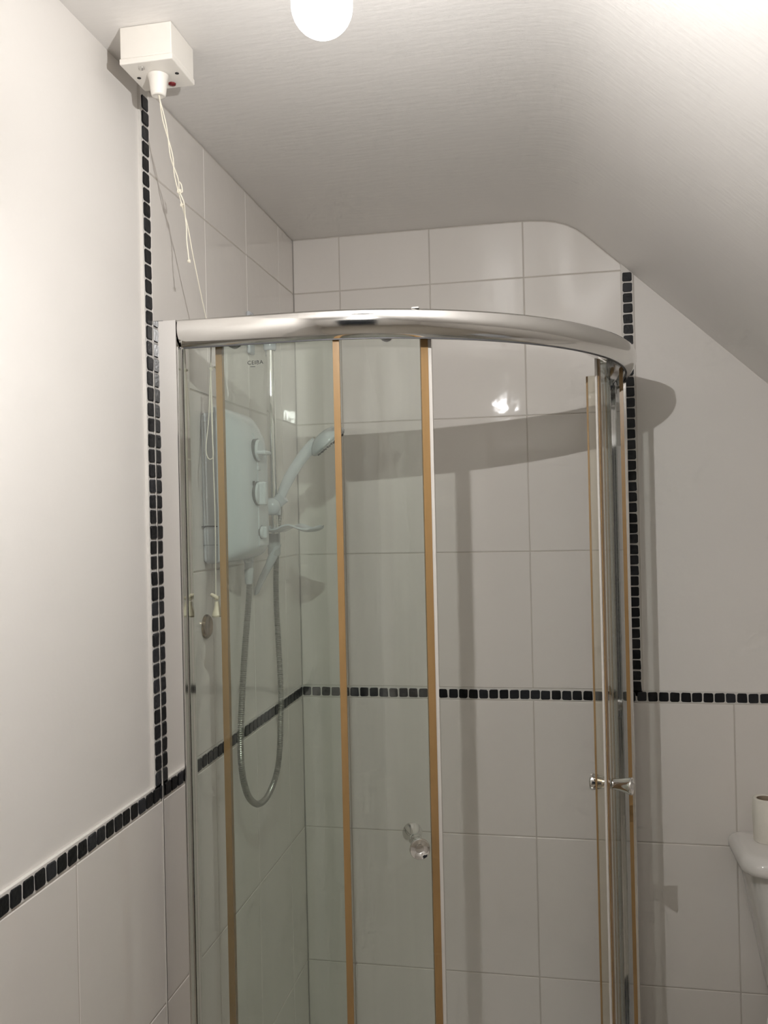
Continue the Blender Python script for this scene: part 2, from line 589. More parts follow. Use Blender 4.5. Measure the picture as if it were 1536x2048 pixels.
# ---- black mosaic pieces: eight hand-cut shapes shared by all of them
PIT, SZ = 0.0271, 0.0117
MOS = []
for k in range(8):
    rj = lambda s: random.uniform(-s, s)
    pts = []
    for sx, sz in ((-1, -1), (1, -1), (1, 1), (-1, 1)):
        cx_, cz_ = sx * (SZ + rj(0.0006)), sz * (SZ + rj(0.0006))
        c_ = 0.0016 + random.uniform(0, 0.0016)
        a = (cx_ - sx * c_, cz_); b = (cx_, cz_ - sz * c_)
        pts += [a, b] if sx * sz < 0 else [b, a]
    # order CCW: for each corner the two chamfer points
    cen = sorted(pts, key=lambda p: math.atan2(p[1], p[0]))
    me = slab('mosaic_tile', cen, -0.008, 0.0016, 0.0012)
    me.materials.append(M['mosaic'])
    MOS.append(me)


def put_mosaic(u, v, parent, left=False):
    o = bpy.data.objects.new('mosaic_tile', random.choice(MOS))
    d = random.uniform(-0.0004, 0.0006)
    jt = random.uniform(-0.02, 0.02)
    q = random.choice((0, PI))
    u += random.uniform(-.0004, .0004); v += random.uniform(-.0004, .0004)
    if left:
        o.location = (d, -u, v)
        o.rotation_euler = (random.uniform(-.02, .02), 0, PI / 2 + random.uniform(-.02, .02))
    else:
        o.location = (u, -d, v)
        o.rotation_euler = (random.uniform(-.015, .015), jt, random.uniform(-.015, .015))
    return link(o, parent)


u = 0.0138
while u < 1.62:
    put_mosaic(u, ZB, wall_back); u += PIT
u = 0.0138
while u < 2.05:
    put_mosaic(u, ZB, wall_left, True); u += PIT
v_ = ZB + PIT
while v_ < 2.215:
    put_mosaic(XCOL, v_, wall_back); v_ += PIT
v_ = ZB + PIT
while v_ < ZC - 0.012:
    put_mosaic(YCOL, v_, wall_left, True); v_ += PIT

# ------------------------------------------------------------------ shower enclosure
W, R = 0.885, 0.62
C0 = W - R


def plan(off, t):
    """point and outward normal of the quadrant plan line at inward offset off, t in 0..3."""
    if t <= 1: return Vector((C0 * t, -(W - off), 0)), Vector((0, -1, 0))
    if t <= 2:
        a = -PI / 2 + (t - 1) * PI / 2
        return Vector((C0 + (R - off) * math.cos(a), -C0 + (R - off) * math.sin(a), 0)), Vector((math.cos(a), math.sin(a), 0))
    return Vector((W - off, -C0 * (3 - t), 0)), Vector((1, 0, 0))


def span(t0, t1, n):
    ts = [t0 + (t1 - t0) * i / n for i in range(n + 1)]
    for b in (1.0, 2.0):
        if t0 < b < t1 and all(abs(b - q) > 1e-6 for q in ts): ts.append(b)
    return sorted(ts)


def sweep(name, section, t0, t1, n, mat, parent, smooth=True, sharp=32):
    """closed section [(inward offset, z)] carried along the plan line."""
    V, F = [], []
    ts = span(t0, t1, n); m = len(section)
    for t in ts:
        for off, z in section:
            p, _ = plan(off, t)
            V.append((p.x, p.y, z))
    for k in range(len(ts) - 1):
        for i in range(m):
            j = (i + 1) % m
            F.append((k * m + i, k * m + j, (k + 1) * m + j, (k + 1) * m + i))
    F.append(tuple(range(m))); F.append(tuple((len(ts) - 1) * m + i for i in range(m)))
    return add(name, V, F, mat, parent, smooth=smooth, sharp=sharp)


def strip(off0, off1, z0, z1):
    return [(off0, z0), (off1, z0), (off1, z1), (off0, z1)]


TZ = 0.14
tray = tag(empty('shower_tray', (0.45, -0.45, 0.0)), 'white quadrant shower tray on the floor under the glass enclosure', 'shower tray')
V, F = [], []
loop = [plan(-0.015, t) for t in span(0, 3, 40)]
out = [(p.x, p.y) for p, _ in loop] + [(0.004, -0.004)]
inn = [plan(0.06, t)[0] for t in span(0.25, 2.75, 40)]
k = len(out)
V = [(x, y, 0.0) for x, y in out] + [(x, y, TZ) for x, y in out]
F = [(i, (i + 1) % k, k + (i + 1) % k, k + i) for i in range(k)] + [tuple(range(k)), tuple(range(k, 2 * k))]
add('tray_body', V, F, 'acrylic', tray, smooth=True)
lathe('drain_cover', [(0.045, 0), (0.043, 0.004), (0.012, 0.006), (0.002, 0.006)], (0.22, -0.22, TZ - 0.0055), (0, 0, 1), 'chrome', tray)

enc = tag(empty('shower_enclosure', (0.45, -0.45, TZ)),
          'curved glass quadrant shower enclosure with chrome header rail and yellowed door seals', 'shower enclosure')
ZT = 1.956
rail_sec = [(0.074, 1.953), (0.071, ZT), (0.010, ZT), (0.0045, 1.9552), (0.0006, 1.9520), (-0.0012, 1.9460), (-0.0018, 1.9390),
            (-0.0012, 1.9320), (0.0010, 1.9258), (0.0048, 1.9200), (0.0100, 1.9148), (0.0160, 1.9106), (0.0205, 1.9086),
            (0.0215, 1.9090), (0.0225, 1.9100), (0.050, 1.9185), (0.074, 1.9250)]
hr = sweep('header_rail', rail_sec, 0.0475 / C0, 3 - 0.004 / C0, 90, 'chrome_rail', enc)
hr['label'] = 'polished chrome curved header rail'
sweep('rail_edge_strip', strip(0.0200, 0.0240, 1.9072, 1.9092), 0.0475 / C0, 3 - 0.004 / C0, 90, 'grey_dark', hr)  # dark strip added to cover seal reflections along the rail's bottom edge
sweep('bottom_rail', [(0.0, TZ + 0.001), (0.07, TZ + 0.001), (0.07, TZ + 0.03), (0.01, TZ + 0.03), (0.0, TZ + 0.02)], 0.0475 / C0, 3 - 0.004 / C0, 60, 'chrome_rail', enc)

# wall profiles: polished channel against each wall
pr = bbox('wall_profile', (0.0015, 0.0455, -0.8850, -0.842, TZ + 0.001, 1.9555), 'chrome_mirror', enc, 0.0012, 2)
pr['label'] = 'polished chrome upright channel mirroring the mosaic'
boxes('channel_gasket', [(0.0455, 0.0465, -0.868, -0.8655, TZ + 0.001, 1.91), (0.0455, 0.0500, -0.8655, -0.8425, TZ + 0.001, 1.91)], 'chrome', pr)
bbox('closing_strip', (0.0455, 0.0475, -0.8838, -0.8700, TZ + 0.001, 1.908), 'chrome', pr, 0.0008, 1)
tube('sealant_bead', [(0.0012, -0.8862, TZ + 0.002), (0.0012, -0.8862, 1.955)], 0.0012, 'seal_white', pr, n=8)
bbox('rail_chip', (0.461, 0.474, -0.846, -0.838, ZT, ZT + 0.0028), 'seal_white', hr, 0.0008, 1)
pr2 = bbox('wall_profile', (0.842, 0.8835, -0.0455, -0.0015, TZ + 0.001, 1.9555), 'chrome_mirror', enc, 0.0012, 2)
bbox('closing_strip', (0.8695, 0.8825, -0.0475, -0.0455, TZ + 0.001, 1.908), 'chrome', pr2, 0.0008, 1)

OF, OD = 0.030, 0.056       # inward offsets of fixed glass and sliding doors
GZ0, GZ1 = TZ + 0.02, 1.922
tF = 1.0675                 # end of the fixed pane on the arc
tD0, tD1 = 0.390, 1.2416    # door edges
rev = lambda a, b: (3 - b, 3 - a)


def pane(name, off, t0, t1, z0, z1, th=0.005):
    return sweep(name, strip(off, off + th, z0, z1), t0, t1, 28, 'glass', enc, smooth=True, sharp=30)


def dt(s): return s / (R * PI / 2)      # arc length -> t


def right(flag, t0, t1):
    return rev(t0, t1) if flag else (t0, t1)


for flag in (False, True):
    t0, t1 = right(flag, 0.052 / C0, tF)
    fp = pane('fixed_panel', OF, t0, t1, GZ0, GZ1)
    fp['label'] = 'fixed curved glass pane'
    a, b = right(flag, tF - dt(0.006), tF + dt(0.006))
    sweep('edge_seal', strip(OF - 0.0015, OF + 0.0065, GZ0, GZ1 - 0.006), a, b, 2, 'seal', fp, smooth=False)
    # sliding door
    te = tD1 - (0.016 if flag else 0.0)          # the far door stands a little further open
    tb = tD0 - (0.060 if flag else 0.0)
    t0, t1 = right(flag, tb, te)
    dp = pane('sliding_door', OD, t0, t1, GZ0 + 0.01, 1.9175)
    dp['label'] = 'sliding curved glass door pushed open'
    a, b = right(flag, tb - 0.006 / C0, tb + 0.006 / C0)
    sweep('edge_seal', strip(OD - 0.004, OD + 0.0070, GZ0 + 0.01, 1.9165), a, b, 1, 'seal', dp, smooth=False)
    a, b = right(flag, te - dt(0.0072), te + dt(0.0072))
    sweep('edge_seal', strip(OD - 0.0015, OD + 0.0065, GZ0 + 0.01, 1.9165), a, b, 2, 'seal', dp, smooth=False)
    a, b = right(flag, te + dt(0.0072), te + dt(0.0145))
    sweep('magnetic_strip', strip(OD + 0.0005, OD + 0.0045, GZ0 + 0.01, 1.9165), a, b, 1, 'seal_white', dp, smooth=False)
    # inward fin of the leading seal
    a, b = right(flag, te + dt(0.0055), te + dt(0.0070))
    sweep('seal_fin', strip(OD + 0.0065, OD + 0.022, GZ0 + 0.01, 1.882), a, b, 1, 'clear_pvc', dp, smooth=False)
    sweep('seal_lip', strip(OD + 0.022, OD + 0.026, GZ0 + 0.01, 1.882), a, b, 1, 'seal_edge', dp, smooth=False)
    # rollers under the header rail
    for tr in (tb + 0.12, te - dt(0.075)):
        tt = 3 - tr if flag else tr
        p, nn = plan(OD, tt)
        p.z = 1.9200
        rl = lathe('roller', [(0.0115, 0), (0.0125, 0.002), (0.0105, 0.005), (0.0105, 0.009), (0.0125, 0.012), (0.0115, 0.014)],
                   p + nn * 0.002, nn, 'grey_plastic', dp, n=20)
        lathe('roller_bolt', [(0.005, -0.018), (0.005, 0.004), (0.003, 0.0045)], p, nn, 'chrome', rl, n=12)
    # knob pair through the glass
    tk = te - dt(0.038)
    tt = 3 - tk if flag else tk
    p, nn = plan(OD + 0.0025, tt)
    p.z = 1.0215
    kp = [(0.0100, 0.0025), (0.0118, 0.0035), (0.0112, 0.008), (0.0130, 0.020), (0.0165, 0.034), (0.0182, 0.0395), (0.0182, 0.0420), (0.0172, 0.0435)]
    lathe('door_knob', kp + [(0.0155, 0.0428), (0.0076, 0.0405), (0.0070, 0.0396), (0.0001, 0.0392)], p, nn, 'chrome', dp, n=36, sharp=50)
    lathe('door_knob', kp + [(0.0001, 0.0430)], p, -nn, 'chrome', dp, n=36, sharp=50)
    if not flag:
        # maker's mark printed near the top of the fixed pane
        fc = bpy.data.curves.new('glass_mark', 'FONT')
        fc.body = 'CEIBA'; fc.size = 0.0115; fc.align_x = 'CENTER'; fc.extrude = 0.00005; fc.space_character = 1.12
        fo = bpy.data.objects.new('glass_mark_curve', fc)
        COL.objects.link(fo)
        bpy.context.view_layer.update()
        me = bpy.data.meshes.new_from_object(fo.evaluated_get(bpy.context.evaluated_depsgraph_get()))
        bpy.data.objects.remove(fo)
        me.transform(Matrix.Rotation(PI / 2, 4, 'X'))
        xs = [q.co.x for q in me.vertices]
        me.transform(Matrix.Diagonal((0.029 / (max(xs) - min(xs)), 1, 0.85, 1)))
        me.materials.clear(); me.materials.append(M['black'])
        mk = bpy.data.objects.new('glass_mark', me)
        mk.location = (0.1805, -(W - OF) - 0.0004, 1.8735)
        link(mk, fp)
        boxes('glass_mark_line', [(0.1710, 0.1805, -(W - OF) - 0.0004, -(W - OF) - 0.0003, 1.8690, 1.8698)], 'black', fp)

# ------------------------------------------------------------------ electric shower unit
unit = tag(empty('electric_shower', (0.0, -0.58, 1.51)), 'white electric shower heater box on the tiled left wall', 'shower unit')
Y0, Y1, Z0, Z1 = -0.682, -0.478, 1.511, 1.828
bp = bbox('back_plate', (0.0005, 0.034, Y0, Y1, Z0, Z1 - 0.012), 'white_plastic', unit, 0.010, 4)
bbox('side_panel', (0.006, 0.0335, Y0 - 0.0016, Y0 + 0.004, 1.587, Z1 - 0.030), 'grey_plastic', bp, 0.001, 1)
boxes('seam', [(0.001, 0.034, Y0 - 0.0019, Y0 + 0.001, 1.5850, 1.5866)], 'grey_dark', bp)
boxes('seam', [(0.003, 0.034, Y0 - 0.0006, Y0 + 0.001, 1.5485, 1.5492)], 'grey_dark', bp)


def cover_x(u, v, top=0.105, bot=0.035):
    """u across 0..1 (near to far), v height 0..1 -> depth."""
    hgt = Z1 - Z0
    gu = max(0.0, 1 - abs(2 * min(max(u, 0), 1) - 1) ** 3.0) ** (1 / 2.0)
    z = v * hgt
    hv = 1.0
    if z > hgt - top: hv = math.sqrt(max(0.0, 1 - ((z - (hgt - top)) / top) ** 2))
    elif z < bot: hv = math.sqrt(max(0.0, 1 - ((bot - z) / bot) ** 2))
    return 0.030 + 0.062 * gu * hv


NU, NV = 40, 50
us = [0.5 - 0.5 * math.cos(PI * i / NU) for i in range(NU + 1)]
vsq = [0.5 - 0.5 * math.cos(PI * i / NV) for i in range(NV + 1)]
V, F = [], []
for v0 in vsq:
    for u0 in us:
        V.append((cover_x(u0, v0), Y0 + 0.0008 + (Y1 - Y0 - 0.0016) * u0, Z0 + 0.001 + (Z1 - Z0 - 0.002) * v0))
for b in range(NV):
    for a in range(NU):
        F.append((b * (NU + 1) + a, b * (NU + 1) + a + 1, (b + 1) * (NU + 1) + a + 1, (b + 1) * (NU + 1) + a))
ring = [i for i in range(NU + 1)] + [(b + 1) * (NU + 1) + NU for b in range(NV)] + [NV * (NU + 1) + NU - 1 - i for i in range(NU)] + [(NV - 1 - b) * (NU + 1) for b in range(NV - 1)]
F.append(tuple(reversed(ring)))
add('front_cover', V, F, 'white_plastic', unit, smooth=True, sharp=60)
# slightly raised control panel on the front
V, F = [], []
pu = [0.40 + 0.50 * i / 14 for i in range(15)]; pv = [0.10 + 0.74 * i / 24 for i in range(25)]
for lift in (0.0016, -0.002):
    for v0 in pv:
        for u0 in pu:
            V.append((cover_x(u0, v0) + lift, Y0 + (Y1 - Y0) * u0, Z0 + (Z1 - Z0) * v0))
K = 15
for b in range(24):
    for a in range(14):
        F.append((b * K + a, b * K + a + 1, (b + 1) * K + a + 1, (b + 1) * K + a))
per = [i for i in range(15)] + [(b + 1) * K + 14 for b in range(24)] + [24 * K + 13 - i for i in range(14)] + [(23 - b) * K for b in range(23)]
off = 25 * K
for i in range(len(per)):
    j = (i + 1) % len(per)
    F.append((per[i], per[j], per[j] + off, per[i] + off))
add('control_panel', V, F, 'white_plastic', unit, smooth=True, sharp=40)
XF = 0.0925
lathe('dial_ring', [(0.0242, -0.006), (0.0242, 0.0018), (0.0205, 0.0020)], (XF, -0.600, 1.742), (1, 0, 0), 'grey_dark', unit)
lathe('dial_ring', [(0.0252, -0.006), (0.0252, 0.0018), (0.0205, 0.0020)], (XF, -0.603, 1.652), (1, 0, 0), 'grey_dark', unit)
lathe('dial_ring', [(0.0143, -0.006), (0.0143, 0.0020), (0.0105, 0.0022)], (XF, -0.588, 1.571), (1, 0, 0), 'grey_dark', unit)
d1 = lathe('temperature_dial', [(0.0225, -0.006), (0.0225, 0.004), (0.020, 0.007), (0.0001, 0.0085)], (XF, -0.600, 1.742), (1, 0, 0), 'white_plastic', unit)
bbox('dial_grip', (XF + 0.004, XF + 0.024, -0.621, -0.579, 1.7320, 1.7400), 'white_plastic', d1, 0.003, 3)
bbox('dial_mark', (XF - 0.001, XF + 0.004, -0.605, -0.590, 1.7000, 1.7090), 'white_plastic', unit, 0.002, 2)
d2 = lathe('power_dial', [(0.0235, -0.006), (0.0235, 0.003), (0.021, 0.006), (0.0001, 0.0072)], (XF, -0.603, 1.652), (1, 0, 0), 'white_plastic', unit)
bbox('dial_grip', (XF + 0.003, XF + 0.019, -0.610, -0.596, 1.628, 1.676), 'white_plastic', d2, 0.003, 3)
boxes('dial_pointer', [(XF - 0.0015, XF + 0.0025, -0.6290, -0.6265, 1.668, 1.677)], 'black', unit)
d3 = lathe('start_button', [(0.013, -0.006), (0.013, 0.004), (0.011, 0.0065), (0.0001, 0.0072)], (XF, -0.588, 1.571), (1, 0, 0), 'white_plastic', unit)
bbox('dial_grip', (XF + 0.004, XF + 0.013, -0.5915, -0.5845, 1.559, 1.583), 'white_plastic', d3, 0.002, 2)
lathe('hose_outlet', [(0.011, 0), (0.011, 0.014), (0.0095, 0.016), (0.0095, 0.034)], (0.050, -0.548, 1.522), (0, 0, -1), 'grey_plastic', unit, n=20)

# ------------------------------------------------------------------ riser rail, slider, soap dish
YB, XB = -0.3775, 0.0515
rr = tag(empty('riser_rail', (0.0, YB, 1.50)), 'chrome riser rail with white brackets fixed to the left wall near the corner', 'shower rail')
tube('bar', [(XB, YB, 1.522), (XB, YB, 2.042)], 0.0105, 'chrome', rr, n=24)
tb = lathe('wall_bracket', [(0.0215, 0.0), (0.0215, 0.010), (0.016, 0.022), (0.0135, 0.045), (0.0150, 0.060), (0.0140, 0.066), (0.0001, 0.0665)],
           (0.0005, YB, 2.036), (1, 0, 0), 'white_plastic', rr)
bbox('bracket_foot', (0.0005, 0.010, YB - 0.017, YB + 0.017, 1.986, 2.086), 'white_plastic', tb, 0.0045, 3)
lathe('rail_collar', [(0.0140, 0), (0.0155, 0.004), (0.0150, 0.020), (0.0125, 0.024)], (XB, YB, 2.016), (0, 0, -1), 'white_plastic', tb, n=24)
# lower bracket: collar and a long tapering foot reaching down the wall
lb = lathe('wall_bracket', [(0.0135, 0.0), (0.0145, 0.003), (0.0145, 0.048), (0.0125, 0.052)], (XB, YB, 1.564), (0, 0, -1), 'grey_plastic', rr, n=24)
V, F = [], []
secs = [((XB + 0.004, 1.532), 0.013, 0.014), ((0.044, 1.500), 0.014, 0.017), ((0.026, 1.468), 0.012, 0.017), ((0.012, 1.440), 0.008, 0.013), ((0.006, 1.422), 0.005, 0.006)]
for (x, z), a, b in secs:
    for i in range(16):
        t = 2 * PI * i / 16
        V.append((max(0.0006, x + a * math.cos(t)), YB + b * math.sin(t), z + 0.5 * a * math.cos(t)))
for k in range(len(secs) - 1):
    for i in range(16):
        j = (i + 1) % 16
        F.append((k * 16 + i, k * 16 + j, (k + 1) * 16 + j, (k + 1) * 16 + i))
F.append(tuple(range(16))); F.append(tuple((len(secs) - 1) * 16 + i for i in range(16)))
add('bracket_foot', V, F, 'white_plastic', lb, smooth=True, sharp=60)
# slider holding the handset
sl = lathe('slider', [(0.0170, 0), (0.0178, 0.004), (0.0178, 0.036), (0.0165, 0.040)], (XB, YB, 1.607), (0, 0, 1), 'white_plastic', rr, n=28)
ax = Vector((0.20, -0.98, 0.0)).normalized()
lathe('slider_knob', [(0.010, 0.010), (0.0160, 0.014), (0.0195, 0.022), (0.0200, 0.030), (0.0180, 0.038), (0.0125, 0.0435), (0.0050, 0.0455), (0.0001, 0.0458)],
      (XB, YB, 1.627), ax, 'white_plastic', sl, n=32, sharp=60)
V, F = tube_geo([(XB + 0.010, YB, 1.637), (XB + 0.026, YB, 1.650)], [0.015, 0.0155], 16)
add('handset_cradle', V, F, 'white_plastic', sl, smooth=True, sharp=50)
# wavy soap dish clipped on the bar
dish = [(0.030, 1.578), (0.055, 1.571), (0.075, 1.571), (0.092, 1.578), (0.108, 1.580), (0.125, 1.574), (0.140, 1.570), (0.155, 1.571), (0.172, 1.577)]
dc = catmull([(x, 0, z) for x, z in dish], 4)
V, F = [], []
NW = 16
for p in dc:
    s = (p.x - 0.030) / 0.142
    hw = 0.052 * math.sqrt(max(0.05, 1 - (abs(2 * s - 1)) ** 3.5))
    for k in range(NW + 1):
        q = -1 + 2 * k / NW
        V.append((p.x + 0.006, YB - 0.030 + hw * q, p.z + 0.006 * abs(q) ** 4))
m = len(dc); tot = len(V)
V += [(a, b, c - 0.0035) for a, b, c in V]
G = lambda i, k: i * (NW + 1) + k
for i in range(m - 1):
    for k in range(NW):
        F.append((G(i, k), G(i + 1, k), G(i + 1, k + 1), G(i, k + 1)))
        F.append((tot + G(i, k), tot + G(i, k + 1), tot + G(i + 1, k + 1), tot + G(i + 1, k)))
per = [G(i, 0) for i in range(m)] + [G(m - 1, k) for k in range(1, NW + 1)] + [G(i, NW) for i in range(m - 2, -1, -1)] + [G(0, k) for k in range(NW - 1, 0, -1)]
for i in range(len(per)):
    j = (i + 1) % len(per)
    F.append((per[i], per[j], per[j] + tot, per[i] + tot))
add('soap_dish', V, F, 'white_plastic', rr, smooth=True, sharp=50)

# ------------------------------------------------------------------ hand shower and hose
hs = tag(empty('hand_shower', (XB + 0.02, YB, 1.64)), 'white hand shower held in the rail slider, nozzles facing down', 'hand shower')
hp = catmull([(0.066, YB, 1.636), (0.078, YB, 1.667), (0.096, YB, 1.700), (0.120, YB, 1.734), (0.142, YB, 1.758), (0.160, YB, 1.772)], 6)
rad = [0.0095 + 0.0035 * min(1, i / 10) + 0.003 * max(0, (i - 18) / 12) for i in range(len(hp))]
tube('handle', hp, rad, 'white_plastic', hs, n=18)
face_n = Vector((0.600, 0.19, -0.780)).normalized()
hc = Vector((0.1905, YB, 1.7695))
hd = lathe('spray_head', [(0.0455, 0.0), (0.0475, 0.003), (0.0470, 0.008), (0.0400, 0.018), (0.0280, 0.027), (0.0150, 0.031), (0.0001, 0.032)], hc, -face_n, 'white_plastic', hs, n=36, sharp=60)
lathe('spray_plate', [(0.0435, -0.001), (0.0430, 0.0025), (0.0001, 0.0030)], hc, face_n, 'grey_plastic', hd, n=36)
lst = []
u_, v_, d_ = frame_of(face_n)
for rad_, cnt in ((0.037, 20), (0.027, 14), (0.017, 9)):
    for i in range(cnt):
        a = 2 * PI * i / cnt
        p = hc + (u_ * math.cos(a) + v_ * math.sin(a)) * rad_
        lst.append(([p + face_n * 0.002, p + face_n * 0.0055], 0.0016))
nz = tubes('nozzles', lst, 'nozzle', hd, n=6)
nz['kind'] = 'stuff'

hose_pts = [(0.050, -0.548, 1.489), (0.050, -0.551, 1.440), (0.050, -0.584, 1.324), (0.050, -0.606, 1.235), (0.050, -0.621, 1.145), (0.050, -0.617, 1.080),
            (0.050, -0.588, 1.022), (0.051, -0.540, 0.986), (0.052, -0.492, 0.976), (0.053, -0.446, 0.985), (0.055, -0.406, 1.013), (0.056, -0.385, 1.055), (0.057, -0.3765, 1.110),
            (0.057, -0.368, 1.200), (0.052, -0.362, 1.300), (0.047, -0.356, 1.400), (0.046, -0.350, 1.470), (0.050, -0.347, 1.560), (0.058, -0.352, 1.605), (0.065, -0.372, 1.630)]
hc_ = resample(catmull(hose_pts, 14), 0.0022)
hr_ = [0.0072 if (i % 2) else 0.0060 for i in range(len(hc_))]
hz = tag(empty('shower_hose', (0.052, -0.492, 0.969)), 'ribbed grey metal shower hose hanging in a long loop', 'hose')
tube('hose', hc_, hr_, 'hose', hz, n=10)
lathe('end_sleeve', [(0.0095, 0.0), (0.0105, 0.002), (0.0098, 0.016), (0.0082, 0.032), (0.0076, 0.034)], (0.050, -0.548, 1.494), (0, -0.05, -1), 'grey_plastic', hz, n=18)

# small round plate on the left wall
disc = lathe('blanking_disc', [(0.0245, 0.0), (0.0245, 0.003), (0.0215, 0.0062), (0.0180, 0.0066), (0.0160, 0.0056), (0.0001, 0.0062)], (0.0003, -0.6699, 1.3843), (1, 0, 0), 'brass', n=36)
tag(disc, 'small round worn chrome disc on the left wall tile below the shower heater', 'wall disc')

# ------------------------------------------------------------------ pull switch with cord
sw = tag(empty('pull_switch', (0.0875, -1.0275, 2.37)), 'square ivory ceiling pull switch with a long knotted cord', 'pull switch')
bx_ = bbox('switch_box', (0.0450, 0.1305, -1.0705, -0.9850, 2.3225, ZC - 0.0005), 'ivory_plastic', sw, 0.0015, 2)
bbox('base_plate', (0.0438, 0.1317, -1.0717, -0.9838, 2.3128, 2.3222), 'ivory_plastic', sw, 0.0015, 2)
for (x, y) in ((0.0550, -1.0275), (0.1200, -1.0275)):
    lathe('screw_hole', [(0.0032, 0), (0.0032, 0.0007), (0.0001, 0.0008)], (x, y, 2.3129), (0, 0, -1), 'black', sw, n=14)
lathe('mounting_screw', [(0.0045, 0), (0.0045, 0.002), (0.0001, 0.0026)], (0.0740, -1.056, 2.3129), (0, 0, -1), 'chrome', sw, n=14)
lathe('indicator_lens', [(0.0062, 0), (0.0058, 0.0022), (0.0001, 0.0040)], (0.0985, -0.9985, 2.3129), (0, 0, -1), 'red', sw, n=18)
lathe('cord_guard', [(0.0150, 0), (0.0170, 0.001), (0.0160, 0.004), (0.0142, 0.010), (0.0120, 0.030), (0.0108, 0.0335), (0.0085, 0.0340), (0.0050, 0.0325), (0.0001, 0.0322)],
      (0.0878, -1.0275, 2.3132), (0, 0, -1), 'ivory_plastic', sw, n=32, sharp=60)

A = Vector((0.0878, -1.0275, 2.282)); B = Vector((0.0790, -0.8260, 1.9640))
ln = lambda t: A + (B - A) * t
K1, K2 = ln(0.395), ln(0.455)
cr = 0.00105
def wob(p, ax, ay): return p + Vector((ax, 0, ay))
st1 = catmull([A, wob(ln(0.12), 0.0022, 0), wob(ln(0.25), -0.0020, 0), wob(ln(0.34), 0.0030, 0), K1], 6)
st2 = catmull([A + Vector((0.0012, 0, 0)), wob(ln(0.10), -0.0018, 0), wob(ln(0.24), 0.0022, 0), wob(ln(0.33), -0.0022, 0), K2], 6)
main = catmull([K2, wob(ln(0.55), 0.0022, 0), wob(ln(0.68), 0.0006, 0), ln(0.84), ln(0.95), B, Vector((0.0775, -0.8080, 1.9620)), Vector((0.0768, -0.8010, 1.9350)),
                Vector((0.0755, -0.8005, 1.900)), Vector((0.0748, -0.8005, 1.885))], 6)
free = catmull([K1, K1 + Vector((0.0065, 0.004, -0.018)), Vector((0.0868, -0.930, 2.120)), Vector((0.0868, -0.926, 2.1000)), Vector((0.0864, -0.925, 2.0807)), Vector((0.0884, -0.925, 2.060)), Vector((0.0897, -0.925, 2.0443))], 6)
tail = catmull([K1, K1 + Vector((0.006, 0, -0.002)), K1 + Vector((0.0045, 0, 0.010)), K1 + Vector((0.001, 0, 0.016))], 4)
tubes('cord', [(st1, cr), (st2, cr), (main, cr), (free, cr)], 'cord', sw)


def knot(center, s, name='knot'):
    c_ = Vector(center)
    pts = []
    for i in range(25):
        a = 2 * PI * i / 24 * 2
        pts.append(c_ + Vector((math.cos(a) * s * (1 + 0.4 * math.sin(3 * a / 2)), 0.6 * s * math.sin(1.5 * a), math.sin(a) * s * 0.9 + 0.3 * s * math.cos(a / 2))))
    return (pts, cr * 1.15)


kn_y = -0.8005
KN = Vector((0.0748, kn_y, 1.880))
drop = Vector((0.0752, kn_y, 1.456))
loop1 = catmull([KN, KN + Vector((-0.0025, 0, -0.035)), KN + Vector((-0.0065, 0, -0.095)), KN + Vector((-0.0125, 0, -0.142)), KN + Vector((-0.0105, 0, -0.163)), KN + Vector((-0.0035, 0, -0.168)),
                 KN + Vector((0.0015, 0, -0.158)), KN + Vector((0.0000, 0, -0.120)), KN + Vector((-0.0005, 0, -0.050)), KN], 6)
tails = [catmull([KN, KN + Vector((0.010, -0.002, 0.003)), KN + Vector((0.019, -0.003, -0.008)), KN + Vector((0.027, -0.003, -0.034))], 6),
         catmull([KN, KN + Vector((0.009, -0.001, 0.0015)), KN + Vector((0.0165, -0.002, -0.010)), KN + Vector((0.0235, -0.002, -0.033))], 6)]
line = catmull([KN, KN + Vector((0.001, 0, -0.08)), KN + Vector((0.0008, 0, -0.17)), KN + Vector((0.0022, 0, -0.28)), drop], 5)
tubes('cord', [(loop1, cr), (tails[0], cr), (tails[1], cr), (line, cr)], 'cord', sw)
for kk_ in ([knot(K1, 0.0028), (tail, cr)], [knot(K2, 0.0024)], [knot(KN, 0.0022)], [knot(free[-1], 0.0018)]):
    tubes('knot', kk_, 'cord', sw)
bell = lathe('cord_toggle', [(0.0040, 0.0), (0.0044, 0.005), (0.0056, 0.011), (0.0098, 0.022), (0.0112, 0.0255), (0.0100, 0.0285), (0.0001, 0.0290)], drop + Vector((0.0012, 0, -0.008)), (0.06, 0, -1), 'toggle', sw, n=20)
tubes('toggle_knot', [(catmull([drop + Vector((-0.0085, 0, 0.004)), drop + Vector((-0.003, -0.003, 0.003)), drop + Vector((0.002, 0, -0.001)), drop + Vector((0.006, 0.001, -0.0015))], 5), 0.0034),
                      knot(drop + Vector((0, 0, -0.002)), 0.003)], 'toggle', bell)

